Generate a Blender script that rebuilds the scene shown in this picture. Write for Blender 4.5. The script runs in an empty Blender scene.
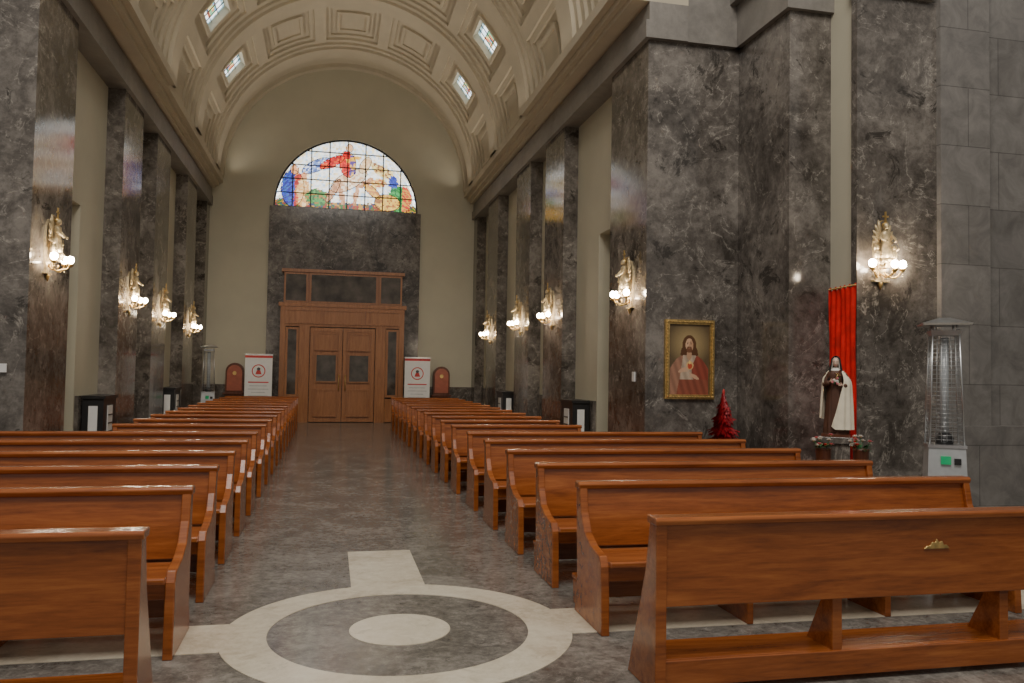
import bpy, bmesh, math, random
from mathutils import Vector, Matrix
random.seed(7)
S=bpy.context.scene
COL=S.collection
pi=math.pi

# ------------------------------------------------------------------ materials
def newmat(name):
    m=bpy.data.materials.new(name); m.use_nodes=True
    nt=m.node_tree; b=nt.nodes['Principled BSDF']
    return m,nt,b
def N(nt,t,**kw):
    n=nt.nodes.new(t)
    for k,v in kw.items():
        if k in n.inputs: n.inputs[k].default_value=v
        else: setattr(n,k,v)
    return n
def ramp(nt,stops):
    r=nt.nodes.new('ShaderNodeValToRGB'); e=r.color_ramp.elements
    while len(e)<len(stops): e.new(0.5)
    for i,(p,c) in enumerate(stops):
        e[i].position=p; e[i].color=(c[0],c[1],c[2],1)
    return r
def coords(nt,scale=(1,1,1),rnd=False):
    tc=nt.nodes.new('ShaderNodeTexCoord'); mp=nt.nodes.new('ShaderNodeMapping')
    mp.inputs['Scale'].default_value=scale
    nt.links.new(tc.outputs['Object'],mp.inputs['Vector'])
    if rnd:
        oi=nt.nodes.new('ShaderNodeObjectInfo'); mu=nt.nodes.new('ShaderNodeMath'); mu.operation='MULTIPLY'; mu.inputs[1].default_value=37
        cb=nt.nodes.new('ShaderNodeCombineXYZ')
        nt.links.new(oi.outputs['Random'],mu.inputs[0])
        for k in range(3): nt.links.new(mu.outputs[0],cb.inputs[k])
        nt.links.new(cb.outputs[0],mp.inputs['Location'])
    return mp.outputs['Vector']
def simple(name,col,rough=.5,metal=0,emit=0,ecol=None,var=0.12,scale=8):
    m,nt,b=newmat(name)
    v=coords(nt); n=N(nt,'ShaderNodeTexNoise',Scale=scale,Detail=4.0)
    nt.links.new(v,n.inputs['Vector'])
    d=tuple(c*(1-var) for c in col); l=tuple(min(1,c*(1+var)) for c in col)
    r=ramp(nt,[(.3,d),(.7,l)]); nt.links.new(n.outputs['Fac'],r.inputs['Fac'])
    nt.links.new(r.outputs['Color'],b.inputs['Base Color'])
    b.inputs['Roughness'].default_value=rough; b.inputs['Metallic'].default_value=metal
    if emit:
        b.inputs['Emission Color'].default_value=(*(ecol or col),1); b.inputs['Emission Strength'].default_value=emit
    return m
def marble(name,dark,mid,light,rough=.16,vein=(.35,.32,.28),veinamt=.5,scale=1.0,speck=0):
    m,nt,b=newmat(name); L=nt.links
    v=coords(nt)
    n1=N(nt,'ShaderNodeTexNoise',Scale=.9*scale,Detail=12.0,Roughness=.70,Distortion=.5)
    n2=N(nt,'ShaderNodeTexNoise',Scale=7.0*scale,Detail=9.0,Roughness=.78,Distortion=.3)
    n3=N(nt,'ShaderNodeTexNoise',Scale=1.3*scale,Detail=9.0,Roughness=.60,Distortion=1.0)
    n4=N(nt,'ShaderNodeTexNoise',Scale=1.7*scale,Detail=12.0,Roughness=.78,Distortion=.7)
    for n in (n1,n2,n3,n4): L.new(v,n.inputs['Vector'])
    mx=N(nt,'ShaderNodeMix',data_type='FLOAT'); mx.inputs[0].default_value=.40+speck
    L.new(n1.outputs['Fac'],mx.inputs[2]); L.new(n2.outputs['Fac'],mx.inputs[3])
    r=ramp(nt,[(.39,dark),(.49,mid),(.60,light)]); L.new(mx.outputs[0],r.inputs['Fac'])
    rv=ramp(nt,[(.490,(0,0,0)),(.5,(1,1,1)),(.510,(0,0,0))]); L.new(n3.outputs['Fac'],rv.inputs['Fac'])
    mul=N(nt,'ShaderNodeMath',operation='MULTIPLY'); L.new(rv.outputs['Color'],mul.inputs[0])
    rr=ramp(nt,[(.42,(0,0,0)),(.58,(veinamt,)*3)]); L.new(n2.outputs['Fac'],rr.inputs['Fac']); L.new(rr.outputs['Color'],mul.inputs[1])
    m2=N(nt,'ShaderNodeMix',data_type='RGBA'); L.new(mul.outputs[0],m2.inputs[0]); L.new(r.outputs['Color'],m2.inputs[6]); m2.inputs[7].default_value=(*vein,1)
    rd=ramp(nt,[(.57,(0,0,0)),(.61,(min(1,veinamt*1.2),)*3)]); L.new(n4.outputs['Fac'],rd.inputs['Fac'])
    m4=N(nt,'ShaderNodeMix',data_type='RGBA'); L.new(rd.outputs['Color'],m4.inputs[0]); L.new(m2.outputs[2],m4.inputs[6]); m4.inputs[7].default_value=(dark[0]*.7,dark[1]*.7,dark[2]*.7,1)
    L.new(m4.outputs[2],b.inputs['Base Color'])
    rg=ramp(nt,[(.3,(rough*.75,)*3),(.7,(rough*1.4,)*3)]); L.new(n2.outputs['Fac'],rg.inputs['Fac']); L.new(rg.outputs['Color'],b.inputs['Roughness'])
    return m
def wood(name,a,b_,c,rough=.28,scale=1.0,axis=0):
    m,nt,b=newmat(name); L=nt.links
    sc=[9*scale]*3; sc[axis]=.8*scale
    v=coords(nt,tuple(sc),rnd=True)
    n=N(nt,'ShaderNodeTexNoise',Scale=1.6,Detail=7.0,Roughness=.6,Distortion=.8); L.new(v,n.inputs['Vector'])
    n2=N(nt,'ShaderNodeTexNoise',Scale=7.0,Detail=5.0,Roughness=.7); L.new(v,n2.inputs['Vector'])
    mx=N(nt,'ShaderNodeMix',data_type='FLOAT'); mx.inputs[0].default_value=.35
    L.new(n.outputs['Fac'],mx.inputs[2]); L.new(n2.outputs['Fac'],mx.inputs[3])
    r=ramp(nt,[(.3,a),(.5,b_),(.7,c)]); L.new(mx.outputs[0],r.inputs['Fac'])
    L.new(r.outputs['Color'],b.inputs['Base Color']); b.inputs['Roughness'].default_value=rough
    b.inputs['Coat Weight'].default_value=.25; b.inputs['Coat Roughness'].default_value=.15
    return m
M_marble=marble('dark_marble',(.050,.043,.036),(.125,.110,.096),(.255,.230,.202),.12,vein=(.48,.44,.38),veinamt=.7)
M_floor=marble('floor_stone',(.085,.078,.068),(.165,.152,.134),(.29,.27,.24),.17,vein=(.42,.39,.35),veinamt=.45,scale=2.0,speck=.12)
M_arch=marble('grey_entablature_stone',(.18,.167,.15),(.23,.213,.19),(.29,.27,.24),.5,veinamt=.1)
M_travert=marble('cream_travertine',(.52,.45,.34),(.66,.59,.46),(.76,.70,.57),.2,vein=(.40,.33,.22),veinamt=.3,scale=1.5)
M_cream=simple('cream_plaster',(.52,.49,.38),.85,var=.04,scale=1.5)
M_vault=simple('vault_plaster',(.54,.48,.365),.85,var=.05,scale=1.5)
M_wood=wood('pew_wood',(.14,.034,.008),(.31,.086,.018),(.46,.150,.036),.24)
M_doorwood=wood('door_wood',(.25,.095,.035),(.37,.155,.060),(.48,.22,.09),.32,axis=2)
M_darkwood=wood('dark_wood',(.07,.02,.01),(.13,.04,.02),(.2,.07,.03),.35,axis=2)
M_glassdark=simple('dark_glass',(.10,.085,.07),.05,var=.5,scale=3)
M_gold=simple('antique_gold',(.66,.46,.18),.35,.85,var=.3,scale=25)
M_silver=simple('gilt_relief',(.60,.48,.29),.4,.5,var=.4,scale=22)
M_bulb=simple('lamp_glass',(1,.9,.75),.3,emit=125,ecol=(1,.83,.62),var=0)
M_black=simple('black_metal',(.02,.02,.021),.4)
M_steel=simple('steel',(.58,.59,.60),.28,.9)
M_greysteel=simple('grey_panel',(.50,.52,.53),.4,.3)
M_white=simple('white_panel',(.82,.82,.80),.5,var=.03)
M_red=simple('red_cloth',(.72,.010,.009),.7,var=.3,scale=6)
M_tinsel=simple('red_tinsel',(.32,.005,.012),.45,.1,var=.6,scale=40)
M_redprint=simple('red_print',(.62,.05,.045),.5)
M_ink=simple('dark_ink',(.08,.08,.09),.6)
M_green=simple('green',(.03,.16,.05),.5)
M_greenlabel=simple('green_label',(.03,.55,.22),.5)
M_skin=simple('painted_skin',(.76,.53,.41),.5,var=.06)
M_brownrobe=simple('brown_robe',(.10,.042,.024),.6,var=.2)
M_creamrobe=simple('cream_mantle',(.90,.82,.64),.6,var=.08)
M_veil=simple('black_veil',(.02,.018,.018),.55)
M_wimple=simple('white_wimple',(.9,.87,.80),.6,var=.05)
M_rose=simple('pink_rose',(.65,.20,.22),.6,var=.3,scale=30)
M_whiteflower=simple('white_flower',(.80,.74,.68),.6)
M_shrinepanel=simple('red_brown_panel',(.42,.12,.07),.4)
M_quartz=simple('quartz_tube',(.40,.43,.45),.1)

def blockmat():
    m,nt,b=newmat('grey_stone_blocks'); L=nt.links
    tc=nt.nodes.new('ShaderNodeTexCoord'); sx=nt.nodes.new('ShaderNodeSeparateXYZ'); L.new(tc.outputs['Object'],sx.inputs[0])
    cb=nt.nodes.new('ShaderNodeCombineXYZ')
    ad=N(nt,'ShaderNodeMath',operation='ADD'); L.new(sx.outputs[0],ad.inputs[0]); L.new(sx.outputs[1],ad.inputs[1])
    L.new(ad.outputs[0],cb.inputs[0]); L.new(sx.outputs[2],cb.inputs[1])
    br=nt.nodes.new('ShaderNodeTexBrick'); L.new(cb.outputs[0],br.inputs['Vector'])
    br.inputs['Scale'].default_value=1; br.inputs['Brick Width'].default_value=1.5; br.inputs['Row Height'].default_value=.80
    br.inputs['Mortar Size'].default_value=.006; br.inputs['Color1'].default_value=(.25,.234,.217,1); br.inputs['Color2'].default_value=(.29,.272,.252,1); br.inputs['Mortar'].default_value=(.14,.13,.12,1)
    n=N(nt,'ShaderNodeTexNoise',Scale=2.6,Detail=10.0,Roughness=.72,Distortion=.8); L.new(tc.outputs['Object'],n.inputs['Vector'])
    r=ramp(nt,[(.3,(.5,.5,.5)),(.7,(1.0,1.0,1.0))]); L.new(n.outputs['Fac'],r.inputs['Fac'])
    mx=N(nt,'ShaderNodeMix',data_type='RGBA',blend_type='MULTIPLY'); mx.inputs[0].default_value=1
    L.new(br.outputs['Color'],mx.inputs[6]); L.new(r.outputs['Color'],mx.inputs[7]); L.new(mx.outputs[2],b.inputs['Base Color'])
    b.inputs['Roughness'].default_value=.35
    return m
M_block=blockmat()
def attrmat(name,emit,rough=.4):
    m,nt,b=newmat(name); a=nt.nodes.new('ShaderNodeAttribute'); a.attribute_name='Col'
    nt.links.new(a.outputs['Color'],b.inputs['Base Color'])
    if emit:
        nt.links.new(a.outputs['Color'],b.inputs['Emission Color']); b.inputs['Emission Strength'].default_value=emit
    b.inputs['Roughness'].default_value=rough
    return m
M_glass=attrmat('stained_glass',1.9,.2)
M_glass2=attrmat('vault_stained_glass',2.6,.2)

# ------------------------------------------------------------------ mesh builder
class MB:
    def __init__(s): s.v=[];s.f=[];s.m=[];s.sm=[];s.mats=[]
    def mi(s,m):
        if m not in s.mats: s.mats.append(m)
        return s.mats.index(m)
    def add(s,vs,fs,m,smooth=False,T=None):
        o=len(s.v)
        for p in vs:
            p=Vector(p)
            if T is not None: p=T@p
            s.v.append(tuple(p))
        k=s.mi(m)
        for f in fs:
            s.f.append([i+o for i in f]); s.m.append(k); s.sm.append(smooth)
    def box(s,x0,x1,y0,y1,z0,z1,m,T=None):
        x0,x1=sorted((x0,x1));y0,y1=sorted((y0,y1));z0,z1=sorted((z0,z1))
        vs=[(x0,y0,z0),(x1,y0,z0),(x1,y1,z0),(x0,y1,z0),(x0,y0,z1),(x1,y0,z1),(x1,y1,z1),(x0,y1,z1)]
        s.add(vs,[(0,3,2,1),(4,5,6,7),(0,1,5,4),(1,2,6,5),(2,3,7,6),(3,0,4,7)],m,T=T)
    def prism(s,poly,axis,a0,a1,m,T=None,smooth=False):
        def P(a,p):
            return {'x':(a,p[0],p[1]),'y':(p[0],a,p[1]),'z':(p[0],p[1],a)}[axis]
        n=len(poly); vs=[P(a0,p) for p in poly]+[P(a1,p) for p in poly]
        fs=[tuple(range(n)),tuple(range(2*n-1,n-1,-1))]+[(i,(i+1)%n,n+(i+1)%n,n+i) for i in range(n)]
        s.add(vs,fs,m,T=T,smooth=smooth)
    def tube(s,path,rad,m,seg=8,T=None):
        pts=[Vector(p) for p in path]; n=len(pts)
        if not hasattr(rad,'__len__'): rad=[rad]*n
        vs=[];fs=[]; ref=None
        for i,p in enumerate(pts):
            d=(pts[min(i+1,n-1)]-pts[max(i-1,0)]).normalized()
            if ref is None: ref=Vector((0,0,1)) if abs(d.z)<.9 else Vector((1,0,0))
            a=d.cross(ref)
            if a.length<1e-4: a=d.cross(Vector((0,1,0)))
            a.normalize(); b=d.cross(a)
            for k in range(seg):
                t=2*pi*k/seg; vs.append(p+rad[i]*(math.cos(t)*a+math.sin(t)*b))
        for i in range(n-1):
            for k in range(seg):
                k2=(k+1)%seg; fs.append((i*seg+k,i*seg+k2,(i+1)*seg+k2,(i+1)*seg+k))
        fs.append(tuple(range(seg))); fs.append(tuple(range((n-1)*seg,n*seg)))
        s.add(vs,fs,m,True,T)
    def lathe(s,prof,m,c=(0,0,0),seg=24,T=None,sx=1,sy=1,fold=None):
        vs=[];fs=[];n=len(prof)
        for j,(r,z) in enumerate(prof):
            for k in range(seg):
                t=2*pi*k/seg; rr=r*(fold(t,z) if fold else 1)
                vs.append((c[0]+sx*rr*math.cos(t),c[1]+sy*rr*math.sin(t),c[2]+z))
        for j in range(n-1):
            for k in range(seg):
                k2=(k+1)%seg; fs.append((j*seg+k,j*seg+k2,(j+1)*seg+k2,(j+1)*seg+k))
        fs.append(tuple(range(seg))); fs.append(tuple(range((n-1)*seg,n*seg)))
        s.add(vs,fs,m,True,T)
    def ball(s,c,r,m,T=None,seg=12,ring=8):
        if not hasattr(r,'__len__'): r=(r,r,r)
        vs=[(c[0],c[1],c[2]-r[2])];fs=[]
        for j in range(1,ring):
            a=-pi/2+pi*j/ring
            for k in range(seg):
                t=2*pi*k/seg; vs.append((c[0]+r[0]*math.cos(a)*math.cos(t),c[1]+r[1]*math.cos(a)*math.sin(t),c[2]+r[2]*math.sin(a)))
        vs.append((c[0],c[1],c[2]+r[2])); L=len(vs)-1
        for k in range(seg):
            k2=(k+1)%seg; fs.append((0,1+k2,1+k)); fs.append((L,L-seg+k,L-seg+k2))
            for j in range(ring-2): fs.append((1+j*seg+k,1+j*seg+k2,1+(j+1)*seg+k2,1+(j+1)*seg+k))
        s.add(vs,fs,m,True,T)
    def mesh(s,name,recalc=True):
        me=bpy.data.meshes.new(name); me.from_pydata(s.v,[],s.f)
        for m in s.mats: me.materials.append(m)
        for p,k,sm in zip(me.polygons,s.m,s.sm): p.material_index=k; p.use_smooth=sm
        if recalc:
            bm=bmesh.new(); bm.from_mesh(me); bmesh.ops.recalc_face_normals(bm,faces=bm.faces); bm.to_mesh(me); bm.free()
        me.update(); return me
    def obj(s,name,loc=(0,0,0),rot=0,parent=None,bevel=0,recalc=True):
        o=bpy.data.objects.new(name,s.mesh(name,recalc)); COL.objects.link(o); o.location=loc; o.rotation_euler=(0,0,rot)
        if parent: o.parent=parent
        if bevel: addbevel(o,bevel)
        return o
def addbevel(o,w):
    b=o.modifiers.new('bevel','BEVEL'); b.width=w; b.segments=2; b.limit_method='ANGLE'; b.angle_limit=math.radians(40)
def empty(name,loc=(0,0,0),rot=0):
    e=bpy.data.objects.new(name,None); COL.objects.link(e); e.location=loc; e.rotation_euler=(0,0,rot); e.empty_display_size=.2; return e

YE=27.0; W=4.2; ZM=6.75; ZC=7.65; R=3.93
YP0,YP1=11.55,13.2
COLS=[(16.1,17.6),(19.0,20.5),(22.9,24.4),(26.35,26.95)]

# ------------------------------------------------------------------ floor
b=MB(); b.box(-13,13,-7,YE+.4,-.3,0,M_floor); b.obj('floor')
cx0,cy=.07,5.33
def ringmesh(b,r0,r1,z0,z1,m,seg=96):
    vs=[];fs=[]
    for k in range(seg):
        t=2*pi*k/seg; c,s_=math.cos(t),math.sin(t)
        vs+=[(cx0+r0*c,cy+r0*s_,z1),(cx0+r1*c,cy+r1*s_,z1),(cx0+r1*c,cy+r1*s_,z0),(cx0+r0*c,cy+r0*s_,z0)]
    for k in range(seg):
        a=4*k; c=4*((k+1)%seg)
        fs+=[(a,a+1,c+1,c),(a+1,a+2,c+2,c+1),(a+3,a,c,c+3)]
    b.add(vs,fs,m)
b=MB()
ringmesh(b,.82,1.10,-.01,.004,M_travert)
b.prism([(cx0+.32*math.cos(2*pi*k/64),cy+.32*math.sin(2*pi*k/64)) for k in range(64)],'z',-.01,.004,M_travert)
b.box(cx0-.28,cx0+.28,cy+1.07,7.64,-.01,.0035,M_travert)
b.box(cx0-.28,cx0+.28,-1,cy-1.07,-.01,.0035,M_travert)
b.box(-6.3,cx0-1.07,cy-.27,cy+.27,-.01,.0035,M_travert)
b.box(cx0+1.07,6.3,cy-.27,cy+.27,-.01,.0035,M_travert)
b.obj('floor_inlay')

# ------------------------------------------------------------------ walls
for side,s in (('right',1),('left',-1)):
    b=MB()
    X0,X1=4.5*s,4.9*s
    b.box(X0,X1,YP1-.1,13.5,0,8.2,M_cream)
    b.box(X0,X1,13.5,14.7,4.3,8.2,M_cream)
    b.box(X0,X1,14.7,YE,0,8.2,M_cream)
    b.box(4.75*s,5.1*s,13.2,15.0,0,4.6,M_cream)
    b.box(4.44*s,4.5*s,14.75,YE,0,1.15,M_marble)
    b.obj('wall_'+side)
    b=MB()
    b.box(W*s,5.7*s,YP0,YP1,0,ZM,M_marble)
    b.box(5.7*s,6.34*s,10.1,YP0+.3,0,ZM,M_marble)
    b.box(6.27*s,7.48*s,9.42,9.54,0,ZM,M_marble)
    b.box((W-.03)*s,5.7*s,YP0-.03,YP0,0,.14,M_marble)
    b.obj('wall_crossing_pier_'+side)
    b=MB()
    b.box(6.34*s,7.48*s,9.54,10.4,0,8.2,M_cream); b.obj('wall_niche_'+side)
    b=MB()
    b.box(7.48*s,8.25*s,9.34,9.8,0,8.2,M_block)
    b.box(8.25*s,12.9*s,9.48,9.9,0,8.2,M_block)
    b.box(7.6*s,12.9*s,9.26,9.48,0,1.05,M_block)
    b.box(12.7*s,12.9*s,-7,9.5,0,8.2,M_block)
    b.obj('wall_transept_'+side)
    b=MB()
    for i,(y0,y1) in enumerate(COLS):
        b.box(W*s,4.50*s,y0,y1,0,ZM,M_marble); b.box((W-.02)*s,4.44*s,y0-.02,y1+.02,0,.16,M_marble)
    b.obj('wall_pilasters_'+side)
    b=MB()
    def cor(x_in,y0,y1,m1,m2):
        b.box(4.12*s,4.8*s,y0,y1,ZM,7.02,m1)
        b.box(4.17*s,4.8*s,y0,y1,7.02,7.3,m1)
        b.box((x_in+.22)*s,4.8*s,y0,y1,7.3,7.38,m2)
        b.box((x_in+.12)*s,4.8*s,y0,y1,7.38,7.48,m2)
        b.box(x_in*s,4.8*s,y0,y1,7.48,7.66,m2)
    cor(3.68,YP0-.1,17.9,M_arch,M_vault)
    cor(3.84,17.9,YE,M_arch,M_vault)
    b.box(4.8*s,5.75*s,YP0-.08,YP1,ZM,8.3,M_arch)
    b.box(5.62*s,6.34*s,10.02,YP0+.3,ZM,8.3,M_arch)
    b.box(6.26*s,7.4*s,9.35,9.6,ZM,8.3,M_arch)
    b.box(5.5*s,6.4*s,9.9,YP0+.3,7.4,7.6,M_arch)
    b.obj('trim_1' if s>0 else 'trim_2')
def archwall(b,y0,y1,x,z0,z1,r,cz,m,seg=48):
    inner=[(r*math.cos(pi-pi*k/seg),cz+r*math.sin(pi*k/seg)) for k in range(seg+1)]
    outer=[]
    for k in range(seg+1):
        t=pi-pi*k/seg; c,s_=math.cos(t),math.sin(t)
        q=min(x/abs(c) if abs(c)>1e-6 else 1e9,(z1-cz)/s_ if s_>1e-6 else 1e9)
        outer.append((q*c,cz+q*s_))
    vs=[];fs=[]
    for y in (y0,y1):
        vs+=[(p[0],y,p[1]) for p in inner]+[(p[0],y,p[1]) for p in outer]
    n=seg+1
    for k in range(seg):
        fs.append((k,k+1,n+k+1,n+k)); fs.append((2*n+k,2*n+k+1,3*n+k+1,3*n+k)); fs.append((k,k+1,2*n+k+1,2*n+k)); fs.append((n+k,n+k+1,3*n+k+1,3*n+k))
    b.add(vs,fs,m)
RW=2.3; ZW=6.86
b=MB(); b.box(-4.9,4.9,YE,YE+.4,0,ZW,M_cream)
archwall(b,YE,YE+.4,4.9,ZW,12.6,RW,ZW,M_cream)
b.box(-4.9,4.9,YE-.05,YE,0,1.15,M_marble)
b.obj('wall_back')
b=MB(); b.box(-2.4,2.4,YE-.09,YE+.0,0,ZW-.02,M_marble); b.obj('wall_panel_marble')
b=MB(); archwall(b,YP0-.1,YP0+.15,7.0,ZC,12.6,4.15,ZC,M_cream); b.obj('wall_spandrel')

# ------------------------------------------------------------------ vault
PHW=36.2
def vault():
    bays=[23.7,20.05,16.4,12.75]
    cen=[90+26.75*k for k in (-3,-2,-1,0,1,2,3)]
    lev=[(11.0,1.12,.07),(9.0,.93,.13),(6.4,.66,.06),(5.2,.54,.11)]
    phis=set(); p=0.0
    while p<=180: phis.add(round(p,3)); p+=2
    for c in cen:
        for h,_,_ in lev: phis|={round(c-h,3),round(c+h,3)}
    phis=sorted(q for q in phis if 0<=q<=180)
    ys={YP0,YE}
    for y in bays:
        for _,h,_ in lev: ys|={round(y-h,3),round(y+h,3)}
    ribs=[25.53,21.87,18.22,14.57]
    for y in ribs:
        for h in (.52,.36): ys|={round(y-h,3),round(y+h,3)}
    ys|={26.75}
    ys=sorted(ys)
    def depth(ph,y):
        for rb in ribs:
            if abs(y-rb)<.36: return -.15
            if abs(y-rb)<.52: return -.07
        if y>26.75: return -.12
        for by in bays:
            if abs(y-by)<1.12:
                for c in cen:
                    if abs(ph-c)<11.0:
                        d=0
                        for h,hy,dd in lev:
                            if abs(ph-c)<h and abs(y-by)<hy: d=dd
                        if abs(abs(c-90)-53.5)<.1 and abs(ph-c)<5.2 and abs(y-by)<.54:
                            return None
                        return d
        return 0
    def P(ph,y,r):
        t=math.radians(ph); return (r*math.cos(t),y,ZC+r*math.sin(t))
    b=MB(); nP=len(phis)-1; nY=len(ys)-1
    D=[[depth((phis[i]+phis[i+1])/2,(ys[j]+ys[j+1])/2) for j in range(nY)] for i in range(nP)]
    G=lambda d:.34 if d is None else d
    for i in range(nP):
        for j in range(nY):
            d=D[i][j]
            if d is not None:
                r=R+d
                b.add([P(phis[i],ys[j],r),P(phis[i+1],ys[j],r),P(phis[i+1],ys[j+1],r),P(phis[i],ys[j+1],r)],[(0,1,2,3)],M_vault)
            if i<nP-1 and G(D[i+1][j])!=G(d):
                r0,r1=R+G(d),R+G(D[i+1][j]); q=phis[i+1]
                b.add([P(q,ys[j],r0),P(q,ys[j+1],r0),P(q,ys[j+1],r1),P(q,ys[j],r1)],[(0,1,2,3)],M_vault)
            if j<nY-1 and G(D[i][j+1])!=G(d):
                r0,r1=R+G(d),R+G(D[i][j+1]); q=ys[j+1]
                b.add([P(phis[i],q,r0),P(phis[i+1],q,r0),P(phis[i+1],q,r1),P(phis[i],q,r1)],[(0,1,2,3)],M_vault)
    for i in range(0,180,6):
        b.add([P(i,YP0,R+.5),P(i+6,YP0,R+.5),P(i+6,YE+.4,R+.5),P(i,YE+.4,R+.5)],[(0,1,2,3)],M_vault)
    b.obj('ceiling',recalc=False)
    return bays
bays=vault()

# ------------------------------------------------------------------ stained glass
def colored(name,cells,mat,loc=(0,0,0),parent=None):
    vs=[];fs=[];cs=[]
    for poly,c in cells:
        o=len(vs); vs+=poly; fs.append(tuple(range(o,o+len(poly)))); cs.append(c)
    me=bpy.data.meshes.new(name); me.from_pydata(vs,[],fs); me.materials.append(mat)
    ca=me.color_attributes.new('Col','FLOAT_COLOR','CORNER')
    for p in me.polygons:
        for l in p.loop_indices: ca.data[l].color=(*cs[p.index],1)
    o=bpy.data.objects.new(name,me); COL.objects.link(o); o.location=loc
    if parent: o.parent=parent
    return o
def ell(x,z,cx,cz,rx,rz,a=0):
    dx,dz=x-cx,z-cz; c,s_=math.cos(a),math.sin(a); u=dx*c+dz*s_; w=-dx*s_+dz*c
    return (u/rx)**2+(w/rz)**2<1
def gcol(x,z):
    rc=random.choice
    c=rc([(.95,.85,.6),(.7,.88,1),(.95,.78,.45),(.50,.70,.95),(1,.97,.9),(1,1,.95),(.9,.93,1),(1,.98,.9),(1,1,1)])
    if ell(x,z,-1.0,1.40,.50,.18,.5): c=rc([(.08,.13,.35),(.2,.3,.6),(.65,.7,.85)])
    if ell(x,z,1.15,1.35,.42,.17,-.5): c=rc([(.25,.12,.06),(.7,.42,.12),(.85,.7,.3)])
    if ell(x,z,1.0,.95,.26,.15,.2): c=rc([(.75,.35,.08),(.85,.6,.2),(.4,.12,.05)])
    if z<.26: c=rc([(.02,.12,.02),(.14,.07,.01),(.25,.02,.01),(.02,.05,.10),(.42,.22,.03)])
    if ell(x,z,-1.72,.62,.36,.60): c=rc([(.02,.03,.30),(.03,.07,.45),(.02,.02,.18),(.03,.1,.3)]) if x<-1.68 else rc([(.45,.03,.02),(.6,.2,.05),(.3,.02,.02)])
    if ell(x,z,-1.38,.50,.20,.50): c=rc([(.75,.40,.12),(.85,.6,.3),(.6,.3,.1)])
    if ell(x,z,-1.68,1.22,.13,.15): c=(.75,.34,.15)
    if ell(x,z,-1.38,1.05,.10,.12): c=(.70,.32,.15)
    if ell(x,z,-.95,.38,.38,.26): c=rc([(.03,.18,.03),(.01,.09,.02),(.05,.25,.05),(.3,.14,.02)])
    if ell(x,z,1.72,.48,.40,.44): c=rc([(.02,.2,.04),(.05,.3,.08),(.01,.12,.04)]) if x<1.8 else rc([(.5,.04,.03),(.6,.3,.05)])
    if ell(x,z,1.30,.32,.42,.28): c=rc([(.7,.40,.05),(.8,.5,.1),(.3,.12,.03)])
    if ell(x,z,1.48,1.02,.15,.20): c=rc([(.03,.05,.35),(.05,.08,.4)])
    if ell(x,z,.05,.98,.66,.27,.55): c=rc([(.85,.68,.5),(.75,.5,.3),(.9,.78,.6),(.6,.35,.18)])
    if ell(x,z,-.45,.62,.11,.44,-.5) or ell(x,z,-.18,.5,.09,.36,.2): c=rc([(.55,.28,.14),(.4,.17,.07)])
    if ell(x,z,.30,.55,.09,.38,-.2) or ell(x,z,.62,.95,.08,.30,-.9): c=rc([(.55,.28,.14),(.4,.17,.07)])
    if ell(x,z,.56,1.52,.15,.30,-.5): c=rc([(.75,.48,.25),(.85,.62,.35)])
    if ell(x,z,.0,1.52,.26,.44,.15): c=rc([(.6,.015,.01),(.4,.01,.01),(.7,.06,.02)]) if x<.08 else rc([(.75,.4,.1),(.1,.06,.25)])
    if ell(x,z,-.50,1.55,.44,.15,.5): c=rc([(.6,.015,.015),(.7,.08,.02),(.35,.01,.01)])
    if ell(x,z,.20,1.70,.30,.07,.3): c=rc([(.8,.45,.06),(.7,.33,.04)])
    if ell(x,z,.05,2.05,.11,.13): c=(.75,.42,.22)
    if ell(x,z,.80,.68,.34,.13,-.7): c=rc([(.8,.45,.07),(.5,.2,.05)])
    k=.8+.3*random.random()
    return tuple(min(1,q*k) for q in c)
w1=empty('window_1',(0,YE+.12,ZW))
nx,nz=72,38; g=[]
for i in range(nx+1):
    col=[]
    x=-RW+2*RW*i/nx
    h=math.sqrt(max(0,RW*RW-x*x))
    for j in range(nz+1):
        jx=random.uniform(-.022,.022) if 0<i<nx else 0; jz=random.uniform(-.02,.02) if 0<j<nz else 0
        col.append((x+jx,0,max(0,h*j/nz+jz*(h/RW))))
    g.append(col)
cells=[]
for i in range(nx):
    for j in range(nz):
        q=[g[i][j],g[i+1][j],g[i+1][j+1],g[i][j+1]]
        cx=sum(p[0] for p in q)/4; cz=sum(p[2] for p in q)/4
        cells.append((q,gcol(cx,cz)))
colored('glass_panes',cells,M_glass,parent=w1)
b=MB()
for k in range(-3,4):
    x=k*.575; h=math.sqrt(RW*RW-x*x); b.box(x-.018,x+.018,-.04,.02,0,h,M_black)
for z in (.02,.48,.94,1.40,1.86):
    h=math.sqrt(RW*RW-z*z); b.box(-h,h,-.04,.02,z-.014,z+.014,M_black)
seg=48
for k in range(seg):
    t0,t1=pi*k/seg,pi*(k+1)/seg
    vs=[]
    for t in (t0,t1):
        for r_,y in ((RW-.05,-.06),(RW,-.06),(RW,.02),(RW-.05,.02)): vs.append((r_*math.cos(t),y,r_*math.sin(t)))
    b.add(vs,[(0,1,5,4),(1,2,6,5),(2,3,7,6),(3,0,4,7)],M_black)
def leadell(cx,cz,rx,rz,a):
    pts=[]
    for k in range(21):
        t=2*pi*k/20; u=rx*math.cos(t); w=rz*math.sin(t)
        pts.append((cx+u*math.cos(a)-w*math.sin(a),-.012,cz+u*math.sin(a)+w*math.cos(a)))
    b.tube(pts,.010,M_black,4)
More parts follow.
